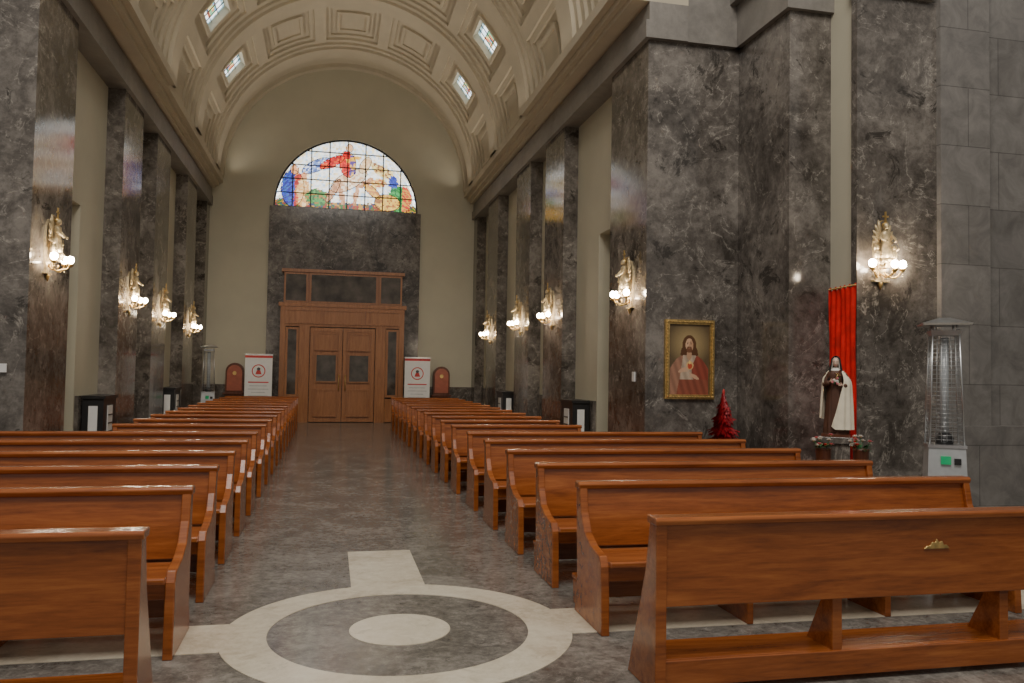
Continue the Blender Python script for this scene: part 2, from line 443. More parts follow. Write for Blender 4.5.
for q in ((-1.72,.62,.36,.60,0),(.05,.98,.66,.27,.55),(.0,1.52,.26,.44,.15),(-.50,1.55,.44,.15,.5),(.56,1.52,.15,.30,-.5),(.05,2.05,.11,.13,0),(-1.68,1.22,.13,.15,0),(1.3,.32,.42,.28,0),(-.45,.62,.11,.44,-.5),(.80,.68,.34,.13,-.7),(-1.0,1.40,.5,.18,.5)): leadell(*q)
b.obj('window_frame',parent=w1)
wi=2
for by in bays:
    for ph in (PHW,180-PHW):
        t=math.radians(ph); rr=R+.22
        e=empty('window_%d'%wi); wi+=1
        ax=Vector((-math.sin(t),0,math.cos(t))); ay=Vector((0,1,0)); c0=Vector((rr*math.cos(t),by,ZC+rr*math.sin(t)))
        hw,hy=.385,.55; cells=[]; n=10; m_=14
        for i in range(n):
            for j in range(m_):
                def Q(i,j): return tuple(c0+ax*(-hw+2*hw*i/n)+ay*(-hy+2*hy*j/m_))
                u=abs((i+.5)/n-.5)*2; v=abs((j+.5)/m_-.5)*2
                c=random.choice([(.85,.92,1),(.7,.85,.95),(.95,.9,.75)])
                if u<.45 and v<.55: c=random.choice([(.12,.25,.4),(.5,.15,.08),(.7,.5,.2),(.15,.35,.2)])
                if v>.85 or u>.8: c=random.choice([(.12,.22,.25),(.3,.4,.42)])
                cells.append(([Q(i,j),Q(i+1,j),Q(i+1,j+1),Q(i,j+1)],c))
        colored('glass_panes',cells,M_glass2,parent=e)
        b=MB(); nrm=Vector((-math.cos(t),0,-math.sin(t)))*.02
        for k in range(1,3):
            p=-hw+2*hw*k/3; b.tube([c0+nrm+ax*p-ay*hy,c0+nrm+ax*p+ay*hy],.012,M_black,4)
        for k in range(1,4):
            p=-hy+2*hy*k/4; b.tube([c0+nrm+ay*p-ax*hw,c0+nrm+ay*p+ax*hw],.012,M_black,4)
        b.obj('lead_bars',parent=e)

# ------------------------------------------------------------------ pews
def pewmesh(L,mids):
    b=MB()
    end=[(-.58,0),(-.56,.43),(-.52,.49),(-.34,.52),(-.20,.58),(-.125,.70),(-.085,.895),(.0,.895),(-.025,.6),(-.045,.2),(.01,0)]
    for x in (0,L-.055): b.prism(end,'x',x,x+.055,M_wood)
    b.prism([(-.135,.47),(-.065,.86),(-.030,.86),(-.10,.47)],'x',.05,L-.05,M_wood)
    b.prism([(-.09,.855),(-.10,.885),(-.085,.905),(.0,.905),(.012,.885),(.005,.855)],'x',-.01,L+.01,M_wood)
    b.prism([(-.60,.425),(-.60,.455),(-.59,.465),(-.11,.45),(-.11,.42)],'x',.05,L-.05,M_wood)
    b.box(.05,L-.05,-.545,-.515,.33,.425,M_wood)
    b.box(.05,L-.05,-.075,-.045,.10,.24,M_wood)
    for x in mids: b.prism([(-.50,0),(-.50,.425),(-.12,.425),(-.06,0)],'x',x,x+.045,M_wood)
    b.box(.05,L-.05,.06,.24,.17,.205,M_wood)
    for x in [.05,L-.09]+list(mids): b.prism([(.0,0),(.0,.17),(.22,.17),(.20,0)],'x',x,x+.04,M_wood)
    return b.mesh('pew_mesh')
LF=3.15; LR=1.9
mf=pewmesh(LF,[LF/3,2*LF/3]); mr=pewmesh(LR,[LR/2])
XR=1.30; XL=-1.235
def place(me,name,x,y):
    o=bpy.data.objects.new(name,me); COL.objects.link(o); o.location=(x,y,0); addbevel(o,.007)
for y in [5.55+1.17*k for k in range(5)]:
    place(mf,'pew',XR,y); place(mf,'pew',XL-LF,y)
for y in [11.6+1.17*k for k in range(11)]:
    place(mr,'pew',XR,y); place(mr,'pew',XL-LR,y)
LD=3.24
def deskmesh(L):
    b=MB()
    end=[(0,0),(0,.90),(.09,.90),(.15,.62),(.36,.10),(.40,0)]
    for x in (0,L-.06): b.prism(end,'x',x,x+.06,M_wood)
    b.box(.05,L-.05,.012,.045,.45,.875,M_wood)
    b.prism([(-.015,.875),(-.02,.90),(-.01,.915),(.10,.915),(.11,.90),(.10,.875)],'x',-.012,L+.012,M_wood)
    b.box(.05,L-.05,.06,.37,.125,.165,M_wood)
    b.box(.05,L-.05,.035,.06,.03,.165,M_wood)
    for x in (L/3,2*L/3): b.prism([(.045,.16),(.045,.50),(.11,.50),(.30,.16)],'x',x-.03,x+.03,M_wood)
    ex=1.68
    pts=[(-.085,0),(-.06,.02),(-.045,.018),(-.03,.04),(-.01,.037),(0,.055),(.015,.037),(.035,.045),(.045,.022),(.065,.022),(.085,0)]
    b.prism([(ex+p[0],.705+p[1]) for p in pts],'y',.002,.012,M_gold)
    return b.mesh('desk_mesh')
md=deskmesh(LD)
place(md,'kneeling_desk',XR-.04,4.0); place(md,'kneeling_desk',XL-LD+.02,3.98)

# ------------------------------------------------------------------ sconces
def sconcemesh():
    b=MB()
    b.prism([(-.05,-.14),(.05,-.14),(.08,-.02),(.09,.12),(.11,.3),(.08,.48),(0,.58),(-.08,.48),(-.11,.3),(-.09,.12),(-.08,-.02)],'y',-.03,0,M_silver)
    Y=-.13
    for k in range(9):
        a=2*pi*k/9; b.ball((.085*math.cos(a),Y+.05*math.sin(a),.08+.02*math.sin(3*a)),(.045,.04,.035),M_silver,seg=8,ring=6)
    b.prism([(-.04,0),(.04,0),(.03,.10),(-.03,.10)],'y',-.18,-.03,M_silver)
    b.lathe([(.03,.03),(.085,.05),(.09,.12),(.068,.21),(.052,.27),(.068,.34),(.062,.39),(.026,.42)],M_silver,(0,Y,.08),18,sy=.8,fold=lambda t,z:1+.14*math.cos(7*t)*(z<.27))
    b.ball((0,Y-.01,.545),(.040,.044,.050),M_silver)
    b.ball((0,Y+.005,.562),(.046,.044,.042),M_gold)
    b.tube([(.07*math.cos(a),Y+.05,.56+.07*math.sin(a)) for a in [2*pi*k/18 for k in range(19)]],.008,M_gold,6)
    for sx in (-1,1):
        for k in range(6):
            a=math.radians(84-17*k); l=.20-.022*k
            p0=Vector((sx*.045,Y+.05,.44-.03*k)); d=Vector((sx*math.cos(a),.02,math.sin(a))).normalized()
            b.tube([p0,p0+d*l*.35,p0+d*l*.75,p0+d*l],[.015,.028,.023,.006],M_silver,6)
        b.tube([(sx*.055,Y,.45),(sx*.11,Y-.05,.38),(sx*.07,Y-.10,.34)],[.021,.017,.012],M_silver,8)
        b.ball((sx*.07,Y-.105,.34),.019,M_silver)
        b.ball((sx*.13,Y,.27),(.032,.032,.038),M_silver)
        b.lathe([(.012,0),(.040,.03),(.038,.09),(.018,.13)],M_silver,(sx*.125,Y,.11),12)
        b.tube([(sx*.14,Y,.22),(sx*.18,Y-.03,.26),(sx*.165,Y-.03,.32)],[.013,.012,.009],M_silver,6)
        b.tube([(sx*.125,Y,.13),(sx*.16,Y-.04,.09),(sx*.13,Y-.04,.02)],[.017,.015,.010],M_silver,6)
        path=[]
        for k in range(13):
            u=k/12; path.append((sx*(.03+.19*u),-.05-.10*math.sin(pi*u*.5)-.02*u,-.04-.09*math.sin(pi*u)+.02*u))
        b.tube(path,.012,M_gold,8)
        b.tube([(sx*(.12+.035*math.cos(a)*(1-k/16)),-.12,-.06+.035*math.sin(a)*(1-k/16)) for k,a in enumerate([2*pi*j/10 for j in range(15)])],.007,M_gold,6)
        b.lathe([(.01,-.04),(.038,-.015),(.042,0),(.016,.0),(.016,.02)],M_gold,(sx*.22,-.17,-.005),12)
        b.ball((sx*.22,-.17,.055),(.050,.050,.054),M_bulb)
        for k in range(3): b.ball((sx*.22,-.17,-.05-.03*k),(.009,.009,.013),M_silver,seg=8,ring=6)
    b.tube([(0,-.03,-.06),(0,-.14,-.12),(0,-.27,-.09),(0,-.31,-.03)],.012,M_gold,8)
    b.lathe([(.01,-.04),(.038,-.015),(.042,0),(.016,.0),(.016,.02)],M_gold,(0,-.31,-.03),12)
    b.ball((0,-.31,.035),(.047,.047,.051),M_bulb)
    b.box(-.009,.009,Y-.01,Y+.01,.58,.74,M_gold); b.box(-.042,.042,Y-.01,Y+.01,.665,.685,M_gold)
    b.box(-.12,.12,-.05,0,-.17,-.145,M_silver)
    b.lathe([(.004,-.27),(.025,-.22),(.035,-.19),(.02,-.17)],M_gold,(0,-.03,0),12)
    return b.mesh('sconce_mesh')
ms=sconcemesh()
def sconce(x,y,rot,z):
    o=bpy.data.objects.new('wall_sconce',ms); COL.objects.link(o); o.location=(x,y,z); o.rotation_euler=(0,0,rot)
SY=[12.15,16.8,19.75,23.65]
ZR=[2.87,2.84,2.84,2.74]; ZL=[3.05,2.88,2.80,2.72]
for k,y in enumerate(SY):
    sconce(W,y,-pi/2,ZR[k]); sconce(-W,y,pi/2,ZL[k])
sconce(6.60,9.42,0,3.09); sconce(-6.60,9.42,0,3.09)

# ------------------------------------------------------------------ entrance doors
e=empty('door_1',(-.03,0,0))
b=MB(); yf=26.45; yb=YE-.09; D=M_doorwood
def panel(x0,x1,z0,z1,y,m=D,fr=.07,inner=None):
    b.box(x0,x1,y,y+.04,z0,z1,m)
    b.box(x0,x0+fr,y-.03,y,z0,z1,m); b.box(x1-fr,x1,y-.03,y,z0,z1,m)
    b.box(x0+fr,x1-fr,y-.03,y,z0,z0+fr,m); b.box(x0+fr,x1-fr,y-.03,y,z1-fr,z1,m)
    if inner: b.box(x0+fr,x1-fr,y-.012,y-.004,z0+fr,z1-fr,inner)
b.box(-1.92,-1.88,yf,yb,0,3.5,D); b.box(1.88,1.92,yf,yb,0,3.5,D)
b.box(-1.92,1.92,yf,yb,3.5,3.62,D)
b.box(-1.98,1.98,yf-.08,yb,3.62,3.74,D)
for x0,x1 in ((-1.92,-1.76),(-1.34,-1.02),(1.02,1.34),(1.76,1.92)): b.box(x0,x1,yf-.05,yf+.05,0,3.0,D)
b.box(-1.92,1.92,yf-.05,yf+.05,3.0,3.615,D)
panel(-1.80,-.68,3.08,3.54,yf-.07,fr=.05); panel(-.62,.62,3.08,3.54,yf-.07,fr=.05); panel(.68,1.80,3.08,3.54,yf-.07,fr=.05)
for sx in (-1,1):
    x0,x1=sorted((sx*1.35,sx*1.75))
    panel(x0,x1,.02,.75,yf-.02); panel(x0,x1,.8,2.97,yf-.02,inner=M_glassdark)
for x0,x1 in ((-1.0,-.01),(.01,1.0)):
    panel(x0,x1,.02,2.97,yf-.03,fr=.12)
    panel(x0+.15,x1-.15,.18,1.05,yf-.08,fr=.05)
    panel(x0+.17,x1-.15,1.25,2.15,yf-.08,fr=.04,inner=M_glassdark)
    panel(x0+.15,x1-.15,2.25,2.82,yf-.08,fr=.05)
for sx in (-1,1): b.tube([(sx*.10,yf-.14,1.0),(sx*.10,yf-.16,1.25),(sx*.10,yf-.14,1.5)],.015,M_gold)
b.box(-1.85,1.85,yf+.2,yb,3.74,4.75,D)
b.box(-1.92,1.92,yf+.1,yb,4.72,4.82,D)
for x0,x1 in ((-1.84,-1.12),(-1.06,1.06),(1.12,1.84)): panel(x0,x1,3.76,4.70,yf+.15,fr=.05,inner=M_glassdark)
b.obj('door_frame_and_leaves',parent=e)

# ------------------------------------------------------------------ banners
def banner(x,y,rot=0):
    e=empty('roll_up_banner',(x,y,0),rot); b=MB()
    b.box(-.42,.42,-.10,.10,0,.07,M_steel)
    b.box(-.40,.40,-.006,.006,.07,2.08,M_white)
    b.box(-.41,.41,-.015,.015,2.06,2.10,M_steel)
    b.tube([(0,.03,.05),(0,.03,2.08)],.012,M_steel,8)
    circ=lambda cx,cz,r,n=32:[(cx+r*math.cos(2*pi*k/n),cz+r*math.sin(2*pi*k/n)) for k in range(n)]
    b.prism(circ(0,1.58,.20),'y',-.010,-.006,M_redprint)
    b.prism(circ(0,1.58,.17),'y',-.013,-.010,M_white)
    b.prism(circ(0,1.64,.05),'y',-.016,-.013,M_ink)
    b.prism([(-.09,1.48),(.09,1.48),(.05,1.60),(-.05,1.60)],'y',-.016,-.013,M_redprint)
    for k,(w,mm) in enumerate([(.30,M_redprint),(.26,M_greysteel),(.30,M_greysteel),(.2,M_greysteel),(.28,M_greysteel),(.24,M_greysteel)]):
        z=1.22-.1*k; b.box(-w,w,-.010,-.006,z,z+(.035 if k==0 else .018),mm)
    b.box(-.4,.4,-.010,-.006,1.98,2.05,M_redprint)
    b.obj('banner_parts',parent=e)
banner(-2.52,26.0); banner(2.30,26.0)

def shrine(x,y):
    e=empty('wooden_offering_box',(x,y,0)); b=MB()
    arch=[(-.27,.9),(.27,.9),(.27,1.55)]+[(.27*math.cos(pi*k/14),1.55+.27*math.sin(pi*k/14)) for k in range(1,14)]+[(-.27,1.55)]
    b.prism(arch,'y',-.12,.12,M_darkwood)
    a2=[(p[0]*.82,1.33+(p[1]-1.33)*.86) for p in arch]
    b.prism(a2,'y',-.14,-.12,M_shrinepanel)
    b.box(-.33,.33,-.17,.14,.84,.90,M_darkwood)
    b.box(-.22,.22,-.1,.1,.08,.84,M_darkwood); b.box(-.30,.30,-.16,.13,0,.08,M_darkwood)
    b.prism([(.06*math.cos(2*pi*k/20),1.5+.06*math.sin(2*pi*k/20)) for k in range(20)],'y',-.15,-.14,M_gold)
    b.obj('cabinet',parent=e,bevel=.006)
shrine(-3.28,26.75); shrine(3.16,26.75)

def cab(x,y,s):
    e=empty('heater_cabinet',(x,y,0)); b=MB()
    b.box(-.16*s,.17*s,-.40,.40,0,1.10,M_black); b.box(-.19*s,.17*s,-.43,.43,1.10,1.15,M_black)
    b.box(-.16*s,-.17*s,-.16,.16,.12,.98,M_white)
    b.box(-.07,.07,-.412,-.40,.1,.98,M_white)
    for k in range(5): b.box(-.17*s,-.18*s,-.12,.12,.25+.14*k,.27+.14*k,M_black)
    b.obj('cabinet',parent=e)
for s in (1,-1):
    for y in (15.3,21.7): cab(4.25*s,y,s)

# ------------------------------------------------------------------ patio heaters
def heater(x,y,rot,k=1):
    e=empty('patio_heater',(x,y,0),rot); b=MB(); e.scale=(1,1,k)
    def frust(z0,w0,z1,w1,m):
        vs=[(sx*w,sy*w,z) for z,w in ((z0,w0),(z1,w1)) for sx,sy in ((-1,-1),(1,-1),(1,1),(-1,1))]
        b.add(vs,[(0,1,2,3),(4,5,6,7)]+[(i,(i+1)%4,4+(i+1)%4,4+i) for i in range(4)],m)
    frust(0,.21,.06,.21,M_black); frust(.06,.20,.98,.165,M_greysteel); frust(.98,.175,1.01,.175,M_steel)
    b.box(-.11,.11,-.208,-.19,.15,.6,M_steel)
    b.box(-.06,.03,-.190,-.165,.82,.90,M_greenlabel); b.box(.06,.12,-.19,-.165,.82,.88,M_black)
    for sx,sy in ((-1,-1),(1,-1),(1,1),(-1,1)):
        b.tube([(sx*.155,sy*.155,1.01),(sx*.118,sy*.118,2.16)],.010,M_steel,6)
    n=24
    for k in range(n):
        z=1.06+k*(1.04/n); w=.153-(z-1.01)*.032
        pts=[(-w,-w,z),(w,-w,z),(w,w,z),(-w,w,z),(-w,-w,z)]
        for i in range(4): b.tube([pts[i],pts[i+1]],.0025,M_steel,4)
    for i in range(-2,3):
        u=i/3
        for sx,sy in ((0,-1),(0,1),(1,0),(-1,0)):
            f=lambda w,z:((u*w if sx==0 else sx*w),(u*w if sy==0 else sy*w),z)
            b.tube([f(.153,1.04),f(.12,2.1)],.002,M_steel,4)
    b.lathe([(.042,1.01),(.042,2.08)],M_quartz,seg=16)
    b.lathe([(.08,1.01),(.09,1.07),(.05,1.12)],M_black,seg=16)
    frust(2.10,.125,2.15,.14,M_steel)
    frust(2.20,.215,2.22,.225,M_steel); frust(2.22,.225,2.28,.05,M_steel)
    for sx,sy in ((-1,-1),(1,-1),(1,1),(-1,1)): b.tube([(sx*.10,sy*.10,2.13),(sx*.10,sy*.10,2.21)],.01,M_steel,6)
    b.obj('heater_body',parent=e)
heater(5.66,7.15,-.55,1.0); heater(-3.60,23.4,.1)

# ------------------------------------------------------------------ sacred painting
def painting(x,y,z):
    e=empty('framed_painting',(x,y,z)); b=MB()
    w,h=.40,.60
    for t0,t1,y0,y1 in ((0,.02,-.05,-.0),(.02,.045,-.065,0),(.045,.07,-.045,0)):
        def fr(a,bb):
            b.box(-w+a,w-a,y0,y1,h-bb,h-a,M_gold); b.box(-w+a,w-a,y0,y1,-h+a,-h+bb,M_gold)
            b.box(-w+a,-w+bb,y0,y1,-h+bb,h-bb,M_gold); b.box(w-bb,w-a,y0,y1,-h+bb,h-bb,M_gold)
        fr(t0,t1)
    for k in range(25):
        for sx in (-1,1):
            zz=-h+.04+k*(2*h-.08)/24; b.ball((sx*(w-.033),-.065,zz),(.013,.010,.018),M_gold,seg=6,ring=5)
    for k in range(17):
        for sx in (-1,1):
            xx=-w+.04+k*(2*w-.08)/16; b.ball((xx,-.065,sx*(h-.033)),(.018,.010,.013),M_gold,seg=6,ring=5)
    b.obj('frame',parent=e)
    W2,H2=.335,.535
    cells=[]
    nx,nz=84,134
    def robe(q): return .10+.21*min(1,max(0,(.06-q)/.2))**.55
    for i in range(nx):
        for j in range(nz):
            x0,x1=-W2+2*W2*i/nx,-W2+2*W2*(i+1)/nx; z0,z1=-H2+2*H2*j/nz,-H2+2*H2*(j+1)/nz
            x_=(x0+x1)/2; q=(z0+z1)/2
            d=math.hypot(x_-.0,q-.24); g_=max(0,1-d/.36)
            c=[.13+.42*g_,.09+.31*g_,.045+.14*g_]
            if ell(x_,q,.0,.20,.115,.17): c=[.13,.055,.022]
            if ell(x_,q,-.085,.08,.055,.12) or ell(x_,q,.085,.08,.055,.12): c=[.12,.05,.02]
            fold=.85+.3*math.sin(x_*55+q*18)*.5
            if q<.06 and abs(x_)<robe(q): c=[.62*fold,.47*fold,.34*fold]
            if q<.06 and abs(x_)<robe(q) and (x_>.09+.05*math.sin(q*9)): c=[.36*fold,.08*fold,.05*fold]
            if q<.06 and abs(x_)<robe(q) and (x_<-.10-.15*(.06-q)): c=[.44*fold,.22*fold,.14*fold]
            if q<-.30 and abs(x_)<robe(q) and x_>-.2+.2*(q+.5): c=[.34*fold,.10*fold,.06*fold]
            if ell(x_,q,0,.07,.04,.08): c=[.55,.32,.19]
            if ell(x_,q,0,.22,.062,.098): c=[.72,.45,.28]
            if ell(x_,q,.03,.21,.034,.085): c=[.60,.34,.2]
            if ell(x_,q,0,.150,.045,.050): c=[.20,.085,.04]
            if ell(x_,q,0,.163,.020,.007): c=[.5,.18,.12]
            if ell(x_,q,-.025,.238,.013,.006) or ell(x_,q,.025,.238,.013,.006): c=[.07,.035,.02]
            if ell(x_,q,-.025,.256,.018,.004) or ell(x_,q,.025,.256,.018,.004): c=[.15,.07,.04]
            if abs(x_-.004)<.006 and .185<q<.235: c=[.55,.30,.18]
            if ell(x_,q,.01,-.09,.06,.065): c=[.78,.50,.22]
            if ell(x_,q,.01,-.10,.038,.044): c=[.60,.09,.04]
            if ell(x_,q,.01,-.045,.014,.028): c=[.95,.7,.25]
            if ell(x_,q,-.11,-.16,.075,.028,.5): c=[.68,.42,.27]
            for k2 in range(4):
                if ell(x_,q,-.055,-.125-.018*k2,.045,.007,.6-.15*k2): c=[.70,.44,.28]
            if ell(x_,q,.09,-.26,.08,.028,-.5): c=[.66,.40,.25]
            for k2 in range(4):
                if ell(x_,q,.035,-.215-.017*k2,.04,.006,-.6+.15*k2): c=[.68,.42,.27]
            n=1+random.uniform(-.05,.05)
            cells.append(([(x0,-.02,z0),(x1,-.02,z0),(x1,-.02,z1),(x0,-.02,z1)],tuple(k*n for k in c)))
    colored('canvas',cells,attrmat('oil_paint',0,.35),parent=e)
painting(4.90,YP0-.0,1.90)

# ------------------------------------------------------------------ red tinsel tree
def tree(x,y):
    e=empty('tinsel_christmas_tree',(x,y,0)); b=MB()
    b.lathe([(.13,0),(.14,.05),(.11,.12),(.02,.13)],M_darkwood,seg=16); b.tube([(0,0,.1),(0,0,1.4)],.018,M_darkwood,6)
    for k in range(2400):
        u=random.random()**1.3; z=.16+1.22*u; rad=.34*(1-u)**.85+.025
        rad*=1+.18*math.sin(z*38)
        a=random.uniform(0,2*pi); l=rad*random.uniform(.6,1.1)
        p0=Vector((0.3*l*math.cos(a),.3*l*math.sin(a),z+.05)); p1=Vector((l*math.cos(a),l*math.sin(a),z-.03+random.uniform(-.04,.03)))
        t=Vector((-math.sin(a),math.cos(a),0))*.009
        b.add([p0-t*.5,p0+t*.5,p1+t+Vector((0,0,.008)),p1-t-Vector((0,0,.008))],[(0,1,2,3)],M_tinsel)
    b.ball((0,0,1.42),(.02,.02,.05),M_redprint,seg=8,ring=6)
    b.obj('tree',parent=e,recalc=False)
tree(5.20,11.0)

# ------------------------------------------------------------------ red drape
def drape():
    b=MB(); p0=Vector((6.285,10.05,0)); p1=Vector((6.225,9.38,0)); d=(p1-p0); n=Vector((-d.y,d.x,0)).normalized()
    nu,nv=70,16; vs=[];fs=[]
    for j in range(nv+1):
        z=.05+2.82*j/nv
        for i in range(nu+1):
            u=i/nu; a=.024*(1-.45*j/nv)
            off=a*math.sin(u*2*pi*5.5+.5*math.sin(z*1.3))+.006*math.sin(z*4+u*9)
            p=p0+d*(u*(1+.05*(1-j/nv)))+n*off; vs.append((p.x,p.y,z+(0.03*math.sin(u*2*pi*5.5) if j==nv else 0)))
    for j in range(nv):
        for i in range(nu): a=j*(nu+1)+i; fs.append((a,a+1,a+nu+2,a+nu+1))
    b.add(vs,fs,M_red,True)
    b.tube([(p0.x,p0.y,2.87),(p1.x,p1.y,2.87)],.010,M_gold)
    b.obj('red_drape',recalc=False)
drape()

# ------------------------------------------------------------------ statue of a nun saint
def skinobj(name,verts,edges,radii,mat,parent,sub=2,root=0):
    me=bpy.data.meshes.new(name); me.from_pydata([tuple(v) for v in verts],edges,[]); me.materials.append(mat)
    o=bpy.data.objects.new(name,me); COL.objects.link(o); o.parent=parent
    sk=o.modifiers.new('skin','SKIN')
    if not me.skin_vertices: me.skin_vertices.new(name='')
    for i,r_ in enumerate(radii):
        rr=r_ if hasattr(r_,'__len__') else (r_,r_); me.skin_vertices[0].data[i].radius=rr; me.skin_vertices[0].data[i].use_root=(i==root)
    sk.use_smooth_shade=True
    sb=o.modifiers.new('sub','SUBSURF'); sb.levels=sub; sb.render_levels=sub
    return o
def statue(x,y,z,rot):
    e=empty('saint_statue',(x,y,z),rot)
    b=MB()
    b.box(-.17,.17,-.15,.16,0,.03,M_darkwood)
    fold=lambda t,zz:1+(.07*math.cos(9*t+1.2*math.sin(3*zz))+.03*math.cos(17*t))*max(0,min(1,(.62-zz)/.5))
    b.lathe([(.140,.03),(.148,.05),(.140,.12),(.125,.30),(.115,.45),(.105,.57),(.103,.62),(.112,.70),(.118,.76),(.108,.81),(.07,.84),(.036,.86),(.033,.90)],M_brownrobe,seg=72,sy=.80,fold=fold)
    b.prism([(-.05,.06),(.055,.06),(.045,.5),(.05,.78),(-.05,.78),(-.04,.5)],'y',-.120,-.085,M_brownrobe)
    vs=[];fs=[];nu,nv=72,22
    for j in range(nv+1):
        v=j/nv; zz=.850-.76*v
        for i in range(nu+1):
            u=i/nu; oL=math.radians(60-2*v); oR=math.radians(46-62*v); t=-pi/2+oR+(2*pi-oL-oR)*u
            r_=.055+.096*min(1,(v*5))**.6+.030*v
            if math.cos(t)>0: r_+=.026*min(1,v*4)*math.cos(t)
            r_*=1+.06*math.cos(13*t+2*v)*min(1,v*1.6)
            vs.append((r_*1.02*math.cos(t),r_*.90*math.sin(t)+.003,zz+.14*v*max(0,-math.cos(t))))
    for j in range(nv):
        for i in range(nu): a=j*(nu+1)+i; fs.append((a,a+1,a+nu+2,a+nu+1))
    b.add(vs,fs,M_creamrobe,True)
    b.obj('habit',parent=e,recalc=False)
    b=MB(); vs=[];fs=[];sg,rg=32,24; C=Vector((0,-.012,.935))
    for j in range(rg+1):
        a=-pi/2+pi*j/rg
        for k in range(sg):
            t=2*pi*k/sg
            px,py,pz=math.cos(a)*math.cos(t),math.cos(a)*math.sin(t),math.sin(a)
            q=Vector((px*.043*(1-.20*max(0,-pz)),py*.052,pz*.062))
            if py<0:
                fx=px*.043; fz=pz*.062
                q.y-=.014*math.exp(-((fx/.007)**2+((fz+.008)/.014)**2))
                q.y-=.005*math.exp(-((fx/.014)**2+((fz+.030)/.006)**2))
                q.y-=.006*math.exp(-((fx/.014)**2+((fz+.050)/.010)**2))
                for sx in (-1,1): q.y+=.006*math.exp(-(((fx-sx*.017)/.010)**2+((fz-.006)/.008)**2))
            vs.append(C+q)
    for j in range(rg):
        for k in range(sg): k2=(k+1)%sg; fs.append((j*sg+k,j*sg+k2,(j+1)*sg+k2,(j+1)*sg+k))
    T=Matrix.Translation(Vector((0,0,.90)))@Matrix.Rotation(.18,4,'X')@Matrix.Translation(Vector((0,0,-.90)))
    b.add(vs,fs,M_skin,True,T)
    for sx in (-1,1):
        b.ball((sx*.017,-.056,.940),(.007,.004,.004),M_white,T,10,8); b.ball((sx*.017,-.0595,.940),(.003,.002,.003),M_ink,T,8,6)
        b.tube([(sx*.008,-.061,.953),(sx*.018,-.062,.956),(sx*.027,-.056,.952)],.0016,M_brownrobe,5,T)
        b.ball((sx*.043,-.008,.932),(.006,.010,.014),M_skin,T,8,6)
    b.ball((0,-.0655,.905),(.011,.003,.0035),M_rose,T,10,6)
    def hood(r0,op,ztop,zbot,flare,m,cyo=0.0):
        vs=[];fs=[];nu,nv=40,20
        for j in range(nv+1):
            v=j/nv
            for i in range(nu+1):
                u=i/nu; o2=op*(1 if v>.35 else .25+.75*(v/.35)); t=-pi/2+o2+(2*pi-2*o2)*u
                if v<.5: a=pi/2*(1-v/.5); r_=r0*math.cos(a); zz=.945+(ztop-.945)*math.sin(a)
                else: w=(v-.5)/.5; r_=r0+flare*w; zz=.945+(zbot-.945)*w
                r_*=1+.05*math.cos(9*t)*max(0,v-.5)
                vs.append((r_*math.cos(t),r_*1.12*math.sin(t)+cyo,zz))
        for j in range(nv):
            for i in range(nu): a=j*(nu+1)+i; fs.append((a,a+1,a+nu+2,a+nu+1))
        b.add(vs,fs,m,True)
    hood(.050,math.radians(40),1.000,.855,.012,M_wimple,-.003)
    hood(.060,math.radians(46),1.020,.70,.045,M_veil,-.008)
    b.lathe([(.048,.868),(.075,.845),(.085,.815),(.060,.80)],M_wimple,seg=24,sy=.85)
    b.obj('head_and_veil',parent=e,recalc=False)
    for sx,hand in ((-1,Vector((-.035,-.155,.70))),(1,Vector((.05,-.165,.655)))):
        sh=Vector((sx*.10,0,.80)); el=Vector((sx*.130,-.035,.635)); wr=hand+Vector((sx*.035,.03,-.012))
        skinobj('sleeve',[sh,(sh+el)/2,el,(el+wr)/2,wr],[(0,1),(1,2),(2,3),(3,4)],[.040,.038,.038,.038,.034],M_brownrobe,e)
        d=(hand-wr).normalized()
        palm=[wr,wr+d*.022,wr+d*.042]
        skinobj('palm',palm,[(0,1),(1,2)],[(.010,.011),(.016,.010),(.016,.009)],M_skin,e)
        for k in range(4):
            l=(.030,.034,.032,.025)[k]; up=Vector((0,0,1)); o=palm[2]+up*(.012-.008*k)+Vector((0,-.004,0))
            p1=o+d*l*.4+Vector((0,-.006,0)); p2=p1+Vector((-sx*.008,.006,-.004)); p3=p2+Vector((-sx*.003,.010,-.002))
            skinobj('finger_%d'%(k+1),[palm[1]+up*(.010-.007*k),o,p1,p2,p3],[(0,1),(1,2),(2,3),(3,4)],[.0052,.0052,.005,.0045,.0038],M_skin,e,1)
        skinobj('thumb',[palm[0]+d*.008+Vector((0,0,.008)),palm[1]+Vector((0,-.004,.022)),palm[1]+d*.012+Vector((0,-.006,.030))],[(0,1),(1,2)],[.006,.0055,.0045],M_skin,e,1)
    b=MB()
    T=Matrix.Translation(Vector((0,-.165,.72)))@Matrix.Rotation(.45,4,'Y')@Matrix.Rotation(.12,4,'X')
    b.box(-.008,.008,-.006,.006,-.10,.13,M_darkwood,T); b.box(-.045,.045,-.006,.006,.06,.076,M_darkwood,T)
    b.tube([(0,-.011,-.02),(0,-.012,.03),(0,-.011,.07)],[.004,.007,.006],M_gold,8,T); b.ball((0,-.012,.082),.007,M_gold,T)
    for sx in (-1,1): b.tube([(0,-.011,.066),(sx*.034,-.010,.072)],.0035,M_gold,6,T)
